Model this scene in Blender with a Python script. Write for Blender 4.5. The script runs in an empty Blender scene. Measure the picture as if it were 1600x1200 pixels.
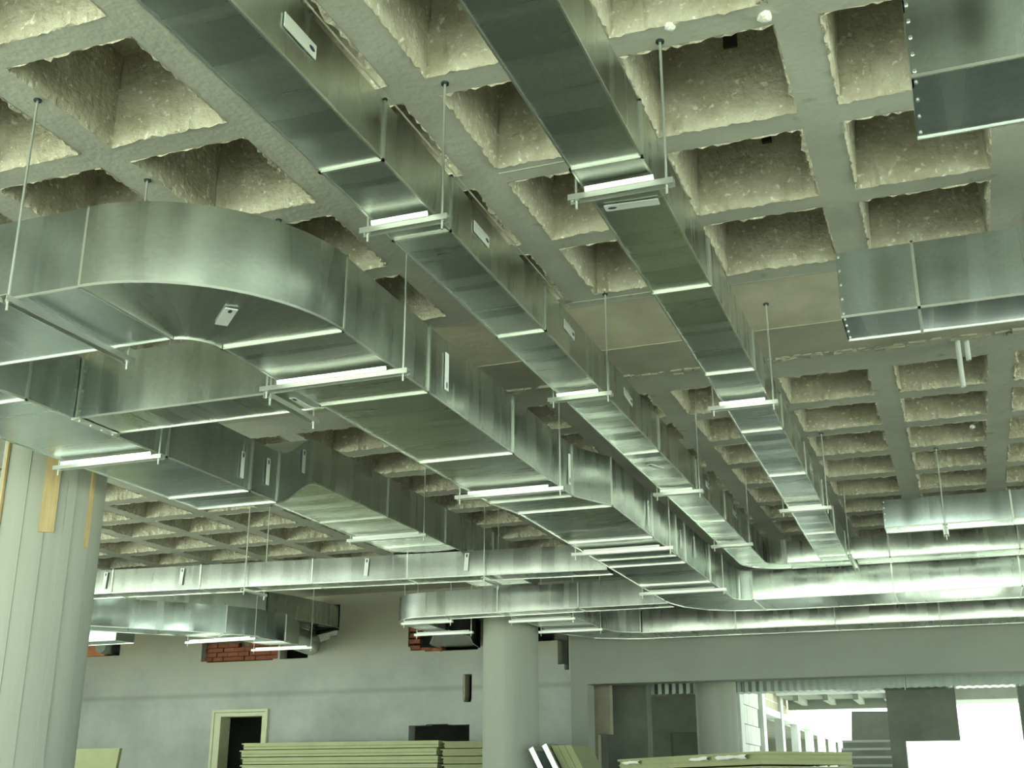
import bpy, math, random
from mathutils import Vector
R = random.Random(7)
sc = bpy.context.scene
C = sc.collection
# ---------------------------------------------------------------- camera, world, sun, exposure
EYE = 1.45
cam_d = bpy.data.cameras.new('camera'); cam = bpy.data.objects.new('camera', cam_d); C.objects.link(cam)
cam_d.sensor_width = 36.0; cam_d.lens = 36.0 * 1850 / 1600; cam_d.clip_end = 500
cam.location = (0, 0, EYE)
cam.rotation_euler = (math.radians(90 + 18.944), 0, math.radians(20.595))
sc.camera = cam
SKY = (0.84, 1.0, 0.97); SKY_STRENGTH = 1.0
w = bpy.data.worlds.new('overcast_sky'); sc.world = w; w.use_nodes = True
bg = w.node_tree.nodes['Background']; bg.inputs[0].default_value = (*SKY, 1); bg.inputs[1].default_value = SKY_STRENGTH
sun_d = bpy.data.lights.new('sun', 'SUN'); sun = bpy.data.objects.new('sun', sun_d); C.objects.link(sun)
sun_d.energy = 9.0; sun_d.color = (0.935, 1.0, 0.87); sun_d.angle = math.radians(3)
sun.rotation_euler = (math.radians(40), 0, math.radians(-30)); sun.location = (-6, -20, 20)
sc.view_settings.view_transform = 'Standard'; sc.view_settings.look = 'None'
sc.view_settings.gamma = 1.0; sc.view_settings.use_curve_mapping = False
sc.view_settings.exposure = 2.2
sc.cycles.max_bounces = 8; sc.cycles.diffuse_bounces = 5; sc.cycles.glossy_bounces = 4
sc.cycles.sample_clamp_indirect = 6.0

# ---------------------------------------------------------------- materials
def mat(name, col, rough=0.8, metal=0.0, var=0.0, vscale=3.0, bump=0.0, bscale=30.0, col2=None, detail=6.0, stretch=None, emit=None):
    m = bpy.data.materials.new(name); m.use_nodes = True
    nt = m.node_tree; b = nt.nodes['Principled BSDF']
    b.inputs['Base Color'].default_value = (*col, 1); b.inputs['Roughness'].default_value = rough; b.inputs['Metallic'].default_value = metal
    geo = nt.nodes.new('ShaderNodeNewGeometry'); src = geo.outputs['Position']
    if stretch:
        mp = nt.nodes.new('ShaderNodeMapping'); mp.inputs['Scale'].default_value = stretch
        nt.links.new(src, mp.inputs['Vector']); src = mp.outputs[0]
    if var > 0 or col2:
        n = nt.nodes.new('ShaderNodeTexNoise'); n.inputs['Scale'].default_value = vscale; n.inputs['Detail'].default_value = detail
        n.inputs['Roughness'].default_value = 0.62
        nt.links.new(src, n.inputs['Vector'])
        r = nt.nodes.new('ShaderNodeValToRGB')
        c2 = col2 or tuple(min(1, c * (1 + var)) for c in col); c1 = col if col2 else tuple(c * (1 - var) for c in col)
        r.color_ramp.elements[0].position = 0.32; r.color_ramp.elements[0].color = (*c1, 1)
        r.color_ramp.elements[1].position = 0.68; r.color_ramp.elements[1].color = (*c2, 1)
        nt.links.new(n.outputs['Fac'], r.inputs[0]); nt.links.new(r.outputs[0], b.inputs['Base Color'])
    if bump > 0:
        n2 = nt.nodes.new('ShaderNodeTexNoise'); n2.inputs['Scale'].default_value = bscale; n2.inputs['Detail'].default_value = 5
        nt.links.new(src, n2.inputs['Vector'])
        bp = nt.nodes.new('ShaderNodeBump'); bp.inputs['Strength'].default_value = bump; bp.inputs['Distance'].default_value = 0.02
        nt.links.new(n2.outputs['Fac'], bp.inputs['Height']); nt.links.new(bp.outputs[0], b.inputs['Normal'])
    return m

def galvanised(name, col, rough=0.27):
    """Sheet zinc: fine spangle, streaks along and across the sheet (from the sheet's own UV, in metres)."""
    m = bpy.data.materials.new(name); m.use_nodes = True
    nt = m.node_tree; L = nt.links; b = nt.nodes['Principled BSDF']
    b.inputs['Metallic'].default_value = 1.0
    uv = nt.nodes.new('ShaderNodeUVMap')
    mp = nt.nodes.new('ShaderNodeMapping'); mp.inputs['Scale'].default_value = (6, 0.3, 1); L.new(uv.outputs[0], mp.inputs[0])
    n = nt.nodes.new('ShaderNodeTexNoise'); n.inputs['Scale'].default_value = 1.0; n.inputs['Detail'].default_value = 2; L.new(mp.outputs[0], n.inputs['Vector'])
    n3 = nt.nodes.new('ShaderNodeTexNoise'); n3.inputs['Scale'].default_value = 1.0; n3.inputs['Detail'].default_value = 2.5; n3.inputs['Roughness'].default_value = 0.5
    mp3 = nt.nodes.new('ShaderNodeMapping'); mp3.inputs['Scale'].default_value = (7, 0.35, 1); L.new(uv.outputs[0], mp3.inputs[0])
    L.new(mp3.outputs[0], n3.inputs['Vector'])
    v = nt.nodes.new('ShaderNodeTexVoronoi'); v.inputs['Scale'].default_value = 60; L.new(uv.outputs[0], v.inputs['Vector'])
    r = nt.nodes.new('ShaderNodeValToRGB')
    r.color_ramp.elements[0].position = 0.3; r.color_ramp.elements[0].color = (*[c * 0.86 for c in col], 1)
    r.color_ramp.elements[1].position = 0.72; r.color_ramp.elements[1].color = (*[min(1, c * 1.06) for c in col], 1)
    a = nt.nodes.new('ShaderNodeMath'); a.operation = 'ADD'; L.new(n3.outputs['Fac'], a.inputs[0])
    a2 = nt.nodes.new('ShaderNodeMath'); a2.operation = 'MULTIPLY'; a2.inputs[1].default_value = 0.18
    sv = nt.nodes.new('ShaderNodeSeparateColor'); L.new(v.outputs['Color'], sv.inputs[0]); L.new(sv.outputs[0], a2.inputs[0])
    L.new(a2.outputs[0], a.inputs[1])
    a3 = nt.nodes.new('ShaderNodeMath'); a3.operation = 'SUBTRACT'; a3.inputs[1].default_value = 0.09; L.new(a.outputs[0], a3.inputs[0])
    L.new(a3.outputs[0], r.inputs[0]); L.new(r.outputs[0], b.inputs['Base Color'])
    mr = nt.nodes.new('ShaderNodeMapRange'); mr.inputs[1].default_value = 0.25; mr.inputs[2].default_value = 0.75
    mr.inputs[3].default_value = rough - 0.05; mr.inputs[4].default_value = rough + 0.07
    L.new(n3.outputs['Fac'], mr.inputs[0]); L.new(mr.outputs[0], b.inputs['Roughness'])
    bp = nt.nodes.new('ShaderNodeBump'); bp.inputs['Strength'].default_value = 0.06; bp.inputs['Distance'].default_value = 0.02
    L.new(n.outputs['Fac'], bp.inputs['Height'])
    L.new(bp.outputs[0], b.inputs['Normal'])
    return m

ZINC = galvanised('galvanised_sheet', (0.60, 0.655, 0.60))
ZINC_B = galvanised('galvanised_sheet_blueish', (0.58, 0.66, 0.66), 0.24)
ZINC_D = galvanised('dimmed_zinc_sheet', (0.50, 0.53, 0.50), 0.27)  # same zinc, base colour lowered to dim its bright reflections
EDGE = mat('bright_zinc_edge', (0.78, 0.82, 0.76), 0.33, 1.0)
STRUT = mat('zinc_channel', (0.74, 0.77, 0.72), 0.35, 1.0)
RIM = mat('dark_steel', (0.12, 0.14, 0.14), 0.4, 1.0)
DULL = galvanised('dull_ribbed_sheet', (0.36, 0.41, 0.38), 0.42)
ROD = mat('threaded_rod', (0.62, 0.66, 0.60), 0.45, 0.9)
TAG = mat('paper_tag', (0.80, 0.84, 0.80), 0.6)
INK = mat('tag_ink', (0.03, 0.05, 0.09), 0.6)
SOFFIT = mat('rib_concrete', (0.50, 0.51, 0.43), 0.9, 0, 0.13, 1.7, 0.25, 26, detail=9)
COFFER = mat('coffer_concrete', (0.42, 0.39, 0.28), 0.95, 0, 0.3, 7, 0.9, 34, col2=(0.62, 0.60, 0.48), detail=10)
def add_flecks(m, scale, lo, hi, col):
    nt = m.node_tree; b = nt.nodes['Principled BSDF']; old = b.inputs['Base Color'].links[0].from_socket
    geo = nt.nodes.new('ShaderNodeNewGeometry'); n = nt.nodes.new('ShaderNodeTexNoise'); n.inputs['Scale'].default_value = scale; n.inputs['Detail'].default_value = 4
    nt.links.new(geo.outputs['Position'], n.inputs['Vector'])
    r = nt.nodes.new('ShaderNodeMapRange'); r.inputs[1].default_value = lo; r.inputs[2].default_value = hi; nt.links.new(n.outputs['Fac'], r.inputs[0])
    mx = nt.nodes.new('ShaderNodeMix'); mx.data_type = 'RGBA'; nt.links.new(r.outputs[0], mx.inputs[0]); nt.links.new(old, mx.inputs[6]); mx.inputs[7].default_value = (*col, 1)
    nt.links.new(mx.outputs[2], b.inputs['Base Color'])
add_flecks(COFFER, 32, .60, .70, (.86, .85, .74))
add_flecks(SOFFIT, 6, .66, .8, (.24, .22, .15))
TANW = mat('tan_render', (0.37, 0.34, 0.25), 0.9, 0, 0.16, 2.2, 0.15, 14, detail=8)
BLACKD = galvanised('dark_reflection_zinc', (0.10, 0.12, 0.12), 0.22)  # zinc with the dark surroundings it mirrors put into its base colour
CLAY = mat('orange_clay_block', (0.50, 0.20, 0.10), 0.9, 0, 0.15, 8, 0.2, 40)
CEMENT = mat('white_cement', (0.66, 0.67, 0.61), 0.9, 0, 0.08, 12, 0.3, 40)
def wall_tints(m):
    # tan tint growing towards the top of the wall and one horizontal pour line
    nt = m.node_tree; b = nt.nodes['Principled BSDF']; old = b.inputs['Base Color'].links[0].from_socket; L = nt.links
    geo = nt.nodes.new('ShaderNodeNewGeometry'); sx = nt.nodes.new('ShaderNodeSeparateXYZ'); L.new(geo.outputs['Position'], sx.inputs[0])
    n = nt.nodes.new('ShaderNodeTexNoise'); n.inputs['Scale'].default_value = 1.1; n.inputs['Detail'].default_value = 7; L.new(geo.outputs['Position'], n.inputs['Vector'])
    a = nt.nodes.new('ShaderNodeMath'); a.operation = 'MULTIPLY_ADD'; a.inputs[1].default_value = 1.6; L.new(n.outputs['Fac'], a.inputs[0]); L.new(sx.outputs[2], a.inputs[2])
    r = nt.nodes.new('ShaderNodeMapRange'); r.inputs[1].default_value = 3.75; r.inputs[2].default_value = 4.7; r.inputs[4].default_value = .85; L.new(a.outputs[0], r.inputs[0])
    mx = nt.nodes.new('ShaderNodeMix'); mx.data_type = 'RGBA'; L.new(r.outputs[0], mx.inputs[0]); L.new(old, mx.inputs[6]); mx.inputs[7].default_value = (.33, .305, .215, 1)
    d = nt.nodes.new('ShaderNodeMath'); d.operation = 'SUBTRACT'; d.inputs[1].default_value = 2.875; L.new(sx.outputs[2], d.inputs[0])
    ab = nt.nodes.new('ShaderNodeMath'); ab.operation = 'ABSOLUTE'; L.new(d.outputs[0], ab.inputs[0])
    r2 = nt.nodes.new('ShaderNodeMapRange'); r2.inputs[1].default_value = .01; r2.inputs[2].default_value = .06; r2.inputs[3].default_value = .45; r2.inputs[4].default_value = 0; L.new(ab.outputs[0], r2.inputs[0])
    m2 = nt.nodes.new('ShaderNodeMix'); m2.data_type = 'RGBA'; L.new(r2.outputs[0], m2.inputs[0]); L.new(mx.outputs[2], m2.inputs[6]); m2.inputs[7].default_value = (.24, .235, .19, 1)
    L.new(m2.outputs[2], b.inputs['Base Color'])
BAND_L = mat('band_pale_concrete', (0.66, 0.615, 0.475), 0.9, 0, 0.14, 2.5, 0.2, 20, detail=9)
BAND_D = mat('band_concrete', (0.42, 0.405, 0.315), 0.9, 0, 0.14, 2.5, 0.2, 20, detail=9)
COLM = mat('column_concrete', (0.40, 0.42, 0.355), 0.85, 0, 0.06, 4.0, 0.08, 30, stretch=(2.2, 2.2, 0.12))
PLASTER = mat('rendered_wall', (0.41, 0.435, 0.40), 0.9, 0, 0.2, 1.1, 0.12, 12, detail=9)
wall_tints(PLASTER)
BEAMC = mat('beam_concrete', (0.31, 0.33, 0.28), 0.9, 0, 0.08, 0.8, 0.1, 15)
DARKC = mat('shaded_concrete', (0.19, 0.20, 0.165), 0.9, 0, 0.2, 2.0, 0.15, 12)  # shade of the unlit passage put into the base colour
FLOORM = mat('floor_screed', (0.20, 0.20, 0.17), 0.85, 0, 0.15, 0.7, 0.1, 10)
GROUND = mat('pale_ground', (0.49, 0.51, 0.44), 0.95, 0, 0.12, 0.3)
BRICK = mat('red_brick', (0.25, 0.085, 0.045), 0.9, 0, 0.25, 6, 0.3, 40)
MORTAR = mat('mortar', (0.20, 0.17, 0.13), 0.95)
TIMBER = mat('formwork_timber', (0.56, 0.43, 0.22), 0.8, 0, 0.15, 5, 0.1, 30, stretch=(6, 6, 0.5))
FRAMEP = mat('door_frame_wood', (0.58, 0.60, 0.40), 0.6, 0, 0.06, 6)
BOARD = mat('board_yellow_green', (0.47, 0.49, 0.27), 0.7, 0, 0.06, 3)
BOARD_D = mat('board_olive', (0.31, 0.325, 0.165), 0.7, 0, 0.08, 3)
BOARD_EDGE = mat('board_edge', (0.30, 0.31, 0.17), 0.8, 0, 0.12, 12)
ALU = mat('aluminium_profile', (0.72, 0.78, 0.78), 0.25, 1.0)
GLASS = mat('pane_glass', (0.35, 0.42, 0.42), 0.05, 0.0)
WHITE = mat('white_render', (0.72, 0.75, 0.70), 0.8, 0, 0.05, 2)
BLOCK = mat('pale_block', (0.62, 0.64, 0.58), 0.9, 0, 0.1, 4, 0.1, 30)
PIPE = mat('white_plastic_pipe', (0.66, 0.70, 0.65), 0.45)
FOAM = mat('white_foam', (0.82, 0.82, 0.76), 0.9, 0, 0.08, 20, 0.4, 60)
STAIRC = mat('stair_concrete', (0.33, 0.34, 0.30), 0.9, 0, 0.15, 3, 0.1, 20)

# ---------------------------------------------------------------- mesh helpers
class MB:
    def __init__(s): s.v = []; s.f = []; s.uv = []; s.sm = []
    def quad(s, pts, uvs=None, smooth=False):
        n = len(s.v); s.v += [tuple(p) for p in pts]; s.f.append(tuple(range(n, n + len(pts))))
        s.uv.append(uvs or [(0, 0)] * len(pts)); s.sm.append(smooth)
    def grid(s, P, UV=None, smooth=True, flip=False):
        n = len(s.v); r, c = len(P), len(P[0])
        for row in P: s.v += [tuple(p) for p in row]
        for i in range(r - 1):
            for j in range(c - 1):
                q = [(i, j), (i, j + 1), (i + 1, j + 1), (i + 1, j)]
                if flip: q = q[::-1]
                s.f.append(tuple(n + a * c + b for a, b in q))
                s.uv.append([UV[a][b] for a, b in q] if UV else [(0, 0)] * 4); s.sm.append(smooth)
    def box(s, lo, hi):
        (a, b, c), (d, e, f) = lo, hi
        p = [(a, b, c), (d, b, c), (d, e, c), (a, e, c), (a, b, f), (d, b, f), (d, e, f), (a, e, f)]
        for q in ((3, 2, 1, 0), (4, 5, 6, 7), (0, 1, 5, 4), (1, 2, 6, 5), (2, 3, 7, 6), (3, 0, 4, 7)):
            s.quad([p[k] for k in q], [(p[k][0] + p[k][1], p[k][2] + p[k][1] * .37) for k in q])
    def obox(s, o, ax, ay, az):
        """box with corner o and edge vectors ax, ay, az"""
        o, ax, ay, az = map(Vector, (o, ax, ay, az))
        p = [o, o + ax, o + ax + ay, o + ay]; p += [q + az for q in p]
        for q in ((3, 2, 1, 0), (4, 5, 6, 7), (0, 1, 5, 4), (1, 2, 6, 5), (2, 3, 7, 6), (3, 0, 4, 7)):
            s.quad([p[k] for k in q])
    def bar(s, a, b, hw, hh=None):
        """rectangular bar between two points, half widths hw (sideways) and hh (upwards)"""
        a, b = Vector(a), Vector(b); d = (b - a).normalized(); up = Vector((0, 0, 1)) if abs(d.z) < .9 else Vector((0, 1, 0))
        sd = d.cross(up).normalized() ; uu = sd.cross(d).normalized(); hh = hw if hh is None else hh
        s.obox(a - sd * hw - uu * hh, sd * 2 * hw, d * (b - a).length, uu * 2 * hh)
    def tube(s, a, b, r, n=8, caps=True):
        a, b = Vector(a), Vector(b); d = (b - a).normalized(); up = Vector((0, 0, 1)) if abs(d.z) < .9 else Vector((0, 1, 0))
        x = d.cross(up).normalized(); y = x.cross(d)
        ra = [[p + (x * math.cos(t) + y * math.sin(t)) * r for t in [2 * math.pi * k / n for k in range(n + 1)]] for p in (a, b)]
        s.grid(ra, flip=True)
        if caps: s.quad(ra[0][:-1][::-1]); s.quad(ra[1][:-1])
    def mesh(s, name, m):
        me = bpy.data.meshes.new(name); me.from_pydata(s.v, [], s.f)
        uvl = me.uv_layers.new(name='UVMap'); k = 0
        for poly, uv, sm in zip(me.polygons, s.uv, s.sm):
            poly.use_smooth = sm
            for u in uv: uvl.data[k].uv = u; k += 1
        for mm in (m if isinstance(m, (list, tuple)) else [m]): me.materials.append(mm)
        me.update(); return me
    def build(s, name, m, parent=None):
        o = bpy.data.objects.new(name, s.mesh(name, m)); C.objects.link(o)
        if parent is not None: o.parent = parent
        return o
def tag(o, label=None, cat=None, group=None, kind=None):
    if label: o['label'] = label
    if cat: o['category'] = cat
    if group: o['group'] = group
    if kind: o['kind'] = kind
    return o
def empty(name, label, cat, group=None, kind=None):
    o = bpy.data.objects.new(name, None); C.objects.link(o); o.empty_display_size = .2
    return tag(o, label, cat, group, kind)
def inst(me, name, loc, parent=None, rz=0):
    o = bpy.data.objects.new(name, me); C.objects.link(o); o.location = loc; o.rotation_euler = (0, 0, rz)
    if parent is not None: o.parent = parent
    return o

# ---------------------------------------------------------------- floor, ground, roof slab, far enclosure
ZC = 4.35; ROOF = 4.86; RY = -6.5; RX = 6.5
g = MB(); g.box((-120, -120, -.6), (120, 120, -.06)); tag(g.build('ground', GROUND), 'pale levelled ground outside the building', kind='structure')
f = MB(); f.box((-15, RY, -.3), (RX, 19.2, 0)); tag(f.build('floor', FLOORM), 'bare grey screed floor of the hall', kind='structure')
r_ = MB(); r_.box((-15.4, RY, ROOF), (RX, 20, ROOF + .15)); tag(r_.build('roof_slab', SOFFIT), 'concrete slab above the waffle ribs', kind='structure')

# ---------------------------------------------------------------- waffle ceiling: ribs with recessed coffers
PX, CW = .82, .645
cols = [(-1.075 + PX * k) for k in range(-14, 4)]
near_far = [1.478, 2.313, 3.148, 3.983, 4.818, 5.665, 6.49]
far_far = [9.135 + .83 * k for k in range(9)]
rows = [(y - .695, y) for y in near_far] + [(y - .655, y) for y in far_far]
B0, B1, B2, B3 = 6.66, 7.46, 8.02, 8.02
xs = sorted({-15.0, 4.6} | {round(c, 4) for c in cols} | {round(c + CW, 4) for c in cols})
ys = sorted({RY, 16.45, B0, B2} | {round(a, 4) for r in rows for a in r})
holes = set()
for c in cols:
    for r in rows: holes.add((round(c, 4), round(r[0], 4)))
m = MB()
for i in range(len(xs) - 1):
    for j in range(len(ys) - 1):
        x0, x1, y0, y1 = xs[i], xs[i + 1], ys[j], ys[j + 1]
        if (x0, y0) in holes: continue
        if y0 >= B0 - 1e-6 and y1 <= B2 + 1e-6: continue
        m.quad([(x0, y1, ZC), (x1, y1, ZC), (x1, y0, ZC), (x0, y0, ZC)])
m.quad([(4.6, 19.2, ZC), (RX, 19.2, ZC), (RX, RY, ZC), (4.6, RY, ZC)])
m.quad([(-15, 19.2, ZC), (4.6, 19.2, ZC), (4.6, 16.45, ZC), (-15, 16.45, ZC)])
ceiling = m.build('ceiling', SOFFIT); tag(ceiling, 'rough concrete waffle ceiling with deep square recesses', kind='structure')
# solid band between the two fields of recesses: pale strip slightly recessed, darker strip proud of it
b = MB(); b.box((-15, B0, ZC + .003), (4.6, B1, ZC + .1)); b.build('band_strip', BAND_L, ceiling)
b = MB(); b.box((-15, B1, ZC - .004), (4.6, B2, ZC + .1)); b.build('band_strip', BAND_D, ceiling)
b = MB(); b.box((-15, B0 - .02, ZC - .001), (4.6, B0, ZC + .09)); b.build('band_edge', SOFFIT, ceiling)
# ragged concrete crumbs at the joint of the band
cr = MB()
for k in range(260):
    x = R.uniform(-3.2, 1.4); s = R.uniform(.008, .035) * (1.5 if R.random() < .15 else 1)
    y = B2 + R.uniform(-.02, .07) * R.choice((1, 1, .3)); cr.obox((x, y, ZC - s * .5), (s * 2, R.uniform(-.3, .3) * s, 0), (0, s, R.uniform(-.3, .3) * s), (0, 0, s * .6))
tag(cr.build('mortar_crumbs', BAND_D, ceiling), kind='stuff')

def coffer_mesh(seed, dy):
    q = random.Random(seed); m = MB(); n = 26; top = .47; ins = .04
    ring = []
    for (a, b_) in (((0, 0), (CW, 0)), ((CW, 0), (CW, dy)), ((CW, dy), (0, dy)), ((0, dy), (0, 0))):
        for k in range(n):
            t = k / n; ring.append((a[0] + (b_[0] - a[0]) * t, a[1] + (b_[1] - a[1]) * t))
    cx, cy = CW / 2, dy / 2; N = len(ring); P = []
    rag = [max(0.0, q.gauss(.003, .0035)) + (q.uniform(.004, .016) if q.random() < .14 else 0) for _ in ring]
    for _ in range(3):
        k0 = q.randrange(N); amp = q.uniform(.006, .016); wv = q.randint(2, 6)
        for d_ in range(-wv, wv + 1): rag[(k0 + d_) % N] += amp * (1 - abs(d_) / (wv + 1))
    for lv in range(7):
        row = []
        for k, (x, y) in enumerate(ring):
            if lv == 0: o, z = 0.0, -.001
            elif lv == 1: o, z = rag[k], q.uniform(-.010, .004)
            else:
                t = (lv - 1) / 5; o = .004 + ins * t + q.uniform(-.003, .003) + rag[k] * (.4 if lv == 2 else 0); z = top * t
                if lv == 2: z = .045
            ax = 1 if x > cx + 1e-6 else -1; ay = 1 if y > cy + 1e-6 else -1
            xx = min(max(x, o), CW - o); yy = min(max(y, o), dy - o)
            row.append((xx, yy, z))
        row.append(row[0]); P.append(row)
    m.grid(P, smooth=False)
    zt = top; m.quad([(ins, ins, zt - .002), (CW - ins, ins, zt - .002), (CW - ins, dy - ins, zt - .002), (ins, dy - ins, zt - .002)][::-1])
    return m.mesh('coffer', COFFER)
CM1 = [coffer_mesh(k, .695) for k in range(5)]; CM2 = [coffer_mesh(20 + k, .655) for k in range(5)]
for j, r in enumerate(rows):
    near = j < len(near_far)
    for i, c in enumerate(cols):
        me = (CM1 if near else CM2)[(i * 7 + j * 3) % 5]
        inst(me, 'coffer', (c, r[0], ZC), ceiling)

PATCH = mat('dark_plate', (0.05, 0.05, 0.04), 0.8)
for x, y, z, sx, sz in ((-.705, 4.788, 4.765, .065, .07), (-.675, 5.63, 4.71, .05, .045)):
    e = MB(); e.box((x - sx / 2, y - .02, z - sz / 2), (x + sx / 2, y + .02, z + sz / 2)); o = e.build('embedded_plate', PATCH, ceiling); o['label'] = 'small dark square plate set in the side of a recess'
for x0, y0, x1, y1 in ((-2.115, 1.5, -2.105, 6.64), (-1.9, 3.2, -.9, 3.2), (-2.1, 6.57, -1.1, 6.575), (-1.9, 4.87, -1.1, 4.865)):
    e = MB(); e.bar((x0, y0, ZC), (x1, y1, ZC), .003, .003); e.build('formwork_ridge', SOFFIT, ceiling)

def over_rib(x, y):
    if B0 <= y <= B1: return ZC + .003
    for c in cols:
        if c < x < c + CW:
            for a, b_ in rows:
                if a < y < b_: return ZC + .465
    return ZC

# ---------------------------------------------------------------- walls
def slab_holes(m, x0, x1, z0, z1, y0, y1, hs):
    X = sorted({x0, x1} | {v for h in hs for v in (h[0], h[1]) if x0 < v < x1}); Z = sorted({z0, z1} | {v for h in hs for v in (h[2], h[3]) if z0 < v < z1})
    for i in range(len(X) - 1):
        for k in range(len(Z) - 1):
            cx, cz = (X[i] + X[i + 1]) / 2, (Z[k] + Z[k + 1]) / 2
            if any(h[0] < cx < h[1] and h[2] < cz < h[3] for h in hs): continue
            m.box((X[i], y0, Z[k]), (X[i + 1], y1, Z[k + 1]))
WY = 16.5
hs = [(-9.60, -9.07, 3.80, 4.2), (-9.60, -9.16, 3.71, 3.8), (-9.60, -9.30, 3.63, 3.71), (-9.60, -9.42, 3.56, 3.63), (-10.1, -9.60, 3.40, 3.78),
      (-11.56, -10.14, 3.41, 3.74), (-11.45, -10.22, 3.39, 3.41),
      (-7.88, -6.70, 3.50, 3.94), (-7.84, -6.70, 3.44, 3.50), (-7.60, -6.74, 3.42, 3.44),
      (-6.97, -6.83, 2.70, 3.07), (-6.955, -6.84, 2.67, 2.70), (-7.83, -6.86, 1.2, 2.355), (-7.55, -7.2, 2.355, 2.37),
      (-11.2, -10.29, 0, 2.60), (-13.95, -13.17, 3.57, 3.80),
      (-6.1, -5.50, 3.50, 4.2), (-5.50, -5.40, 3.16, 4.2), (-5.40, -5.33, 3.08, 4.2)]
wb = MB(); slab_holes(wb, -15.2, -5.30, 0, ZC + .02, WY, WY + .22, hs)
wall = wb.build('wall_back', PLASTER); tag(wall, 'grey rendered back wall with broken openings', kind='structure')
# bricks laid bare in the broken openings
bk = MB(); bk.box((0, 0, 0), (.19, .09, .062)); bme = bk.mesh('brick', BRICK)
for (x0, x1, z0, n) in ((-11.54, -10.2, 3.42, 4),):
    for k in range(n):
        x = x0 + (.0 if k % 2 else -.08)
        while x < x1 - .1:
            if not (k == 3 and R.random() < .3):
                inst(bme, 'brick', (x + R.uniform(-.004, .004), WY + .11 + R.uniform(0, .02), z0 + k * .072), wall, R.uniform(-.05, .05))
            x += .2
for (x, z, a) in ((-7.87, 3.46, .1), (-7.86, 3.55, -.1), (-7.87, 3.64, .05), (-7.86, 3.73, .0), (-7.66, 3.425, .25), (-7.48, 3.41, -.2), (-9.52, 3.56, .1), (-9.36, 3.62, -.1)):
    inst(bme, 'brick', (x - .02, WY + .03, z), wall, a)
bk = MB(); bk.box((-13.93, WY - .01, 3.575), (-13.47, WY + .15, 3.785)); bk.build('clay_block', CLAY, wall)
bk = MB(); bk.box((-13.93, WY - .01, 3.785), (-13.40, WY + .15, 3.815)); bk.build('mortar_bed', CEMENT, wall)
bk = MB(); bk.box((-6.972, WY + .01, 2.70), (-6.945, WY + .2, 3.065)); bk.build('reveal', TANW, wall)
bk = MB(); bk.obox((-9.50, WY - .03, 3.66), (.42, 0, .07), (0, .2, 0), (0, 0, .07)); bk.obox((-9.42, WY - .04, 3.62), (.2, 0, .05), (0, .2, 0), (0, 0, .06)); o = bk.build('cement_ledge', CEMENT, wall); o['label'] = 'rough white cement under the high wall opening'
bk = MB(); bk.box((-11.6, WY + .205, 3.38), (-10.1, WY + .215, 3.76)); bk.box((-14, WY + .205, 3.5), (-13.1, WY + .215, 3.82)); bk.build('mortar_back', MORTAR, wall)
# dark rooms behind the wall
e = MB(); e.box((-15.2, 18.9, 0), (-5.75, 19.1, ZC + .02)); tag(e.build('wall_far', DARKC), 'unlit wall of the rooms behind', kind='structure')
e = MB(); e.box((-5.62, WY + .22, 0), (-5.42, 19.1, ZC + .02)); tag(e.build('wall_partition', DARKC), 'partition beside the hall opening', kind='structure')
e = MB(); e.box((-15.2, RY, 0), (-15.0, 11.6, .15)); tag(e.build('wall_left', PLASTER), 'low kerb along the open left side', kind='structure')
e = MB(); e.box((-15.2, 11.6, 0), (-15.0, 19.1, ROOF)); tag(e.build('added_wall_left', PLASTER), 'rendered end wall at the far left', kind='structure')  # unseen, added to cut the light reaching the back wall and column
e = MB()
for lo, hi in (((RX - .2, 7.6, 0), (RX, 11.2, ROOF)), ((RX - .2, 11.2, 0), (RX, 14.2, 1.2)), ((RX - .2, 11.2, 3.7), (RX, 14.2, ROOF)), ((RX - .2, 14.2, 0), (RX, 19.2, ROOF))): e.box(lo, hi)
tag(e.build('wall_right_end', BEAMC), 'solid concrete wall on the far right', kind='structure')
e = MB(); e.box((RX - .2, RY, 0), (RX, 7.6, 1.3)); tag(e.build('added_parapet_right', PLASTER), 'low rendered parapet along the open right side', kind='structure')  # unseen, added so less light falls on the right of the floor
e = MB(); e.box((-5.06, WY - .2, 0), (RX - .2, WY, 1.7)); tag(e.build('added_light_block', BEAMC), 'low wall closing the foot of the wide opening', kind='structure')  # unseen, added to darken what the duct undersides reflect
# deep beam over the wide opening and its pier
e = MB(); e.box((-5.30, WY - .02, 2.87), (RX, WY + .32, ZC + .02)); tag(e.build('trim_1', BEAMC), 'deep smooth concrete beam spanning the wide opening', kind='structure')
e = MB(); e.box((-5.30, WY - .02, 0), (-5.06, WY + .32, 2.87)); tag(e.build('trim_2', BEAMC), 'narrow concrete pier carrying the end of the deep beam', kind='structure')
# door frame
d = MB(); d.box((-11.2, WY - .03, 0), (-11.08, WY + .24, 2.545)); d.box((-10.33, WY - .03, 0), (-10.27, WY + .24, 2.545)); d.box((-11.2, WY - .03, 2.545), (-10.27, WY + .24, 2.60))
dd = d.build('door_1', FRAMEP); tag(dd, 'bare pale yellowish door frame in the grey wall, no leaf', kind='structure')
for lo, hi in (((-11.24, WY - .045, 0), (-11.195, WY, 2.61)), ((-10.275, WY - .045, 0), (-10.23, WY, 2.61)), ((-11.24, WY - .045, 2.61), (-10.23, WY, 2.65))):
    d = MB(); d.box(lo, hi); d.build('door_trim', FRAMEP, dd)
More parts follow.
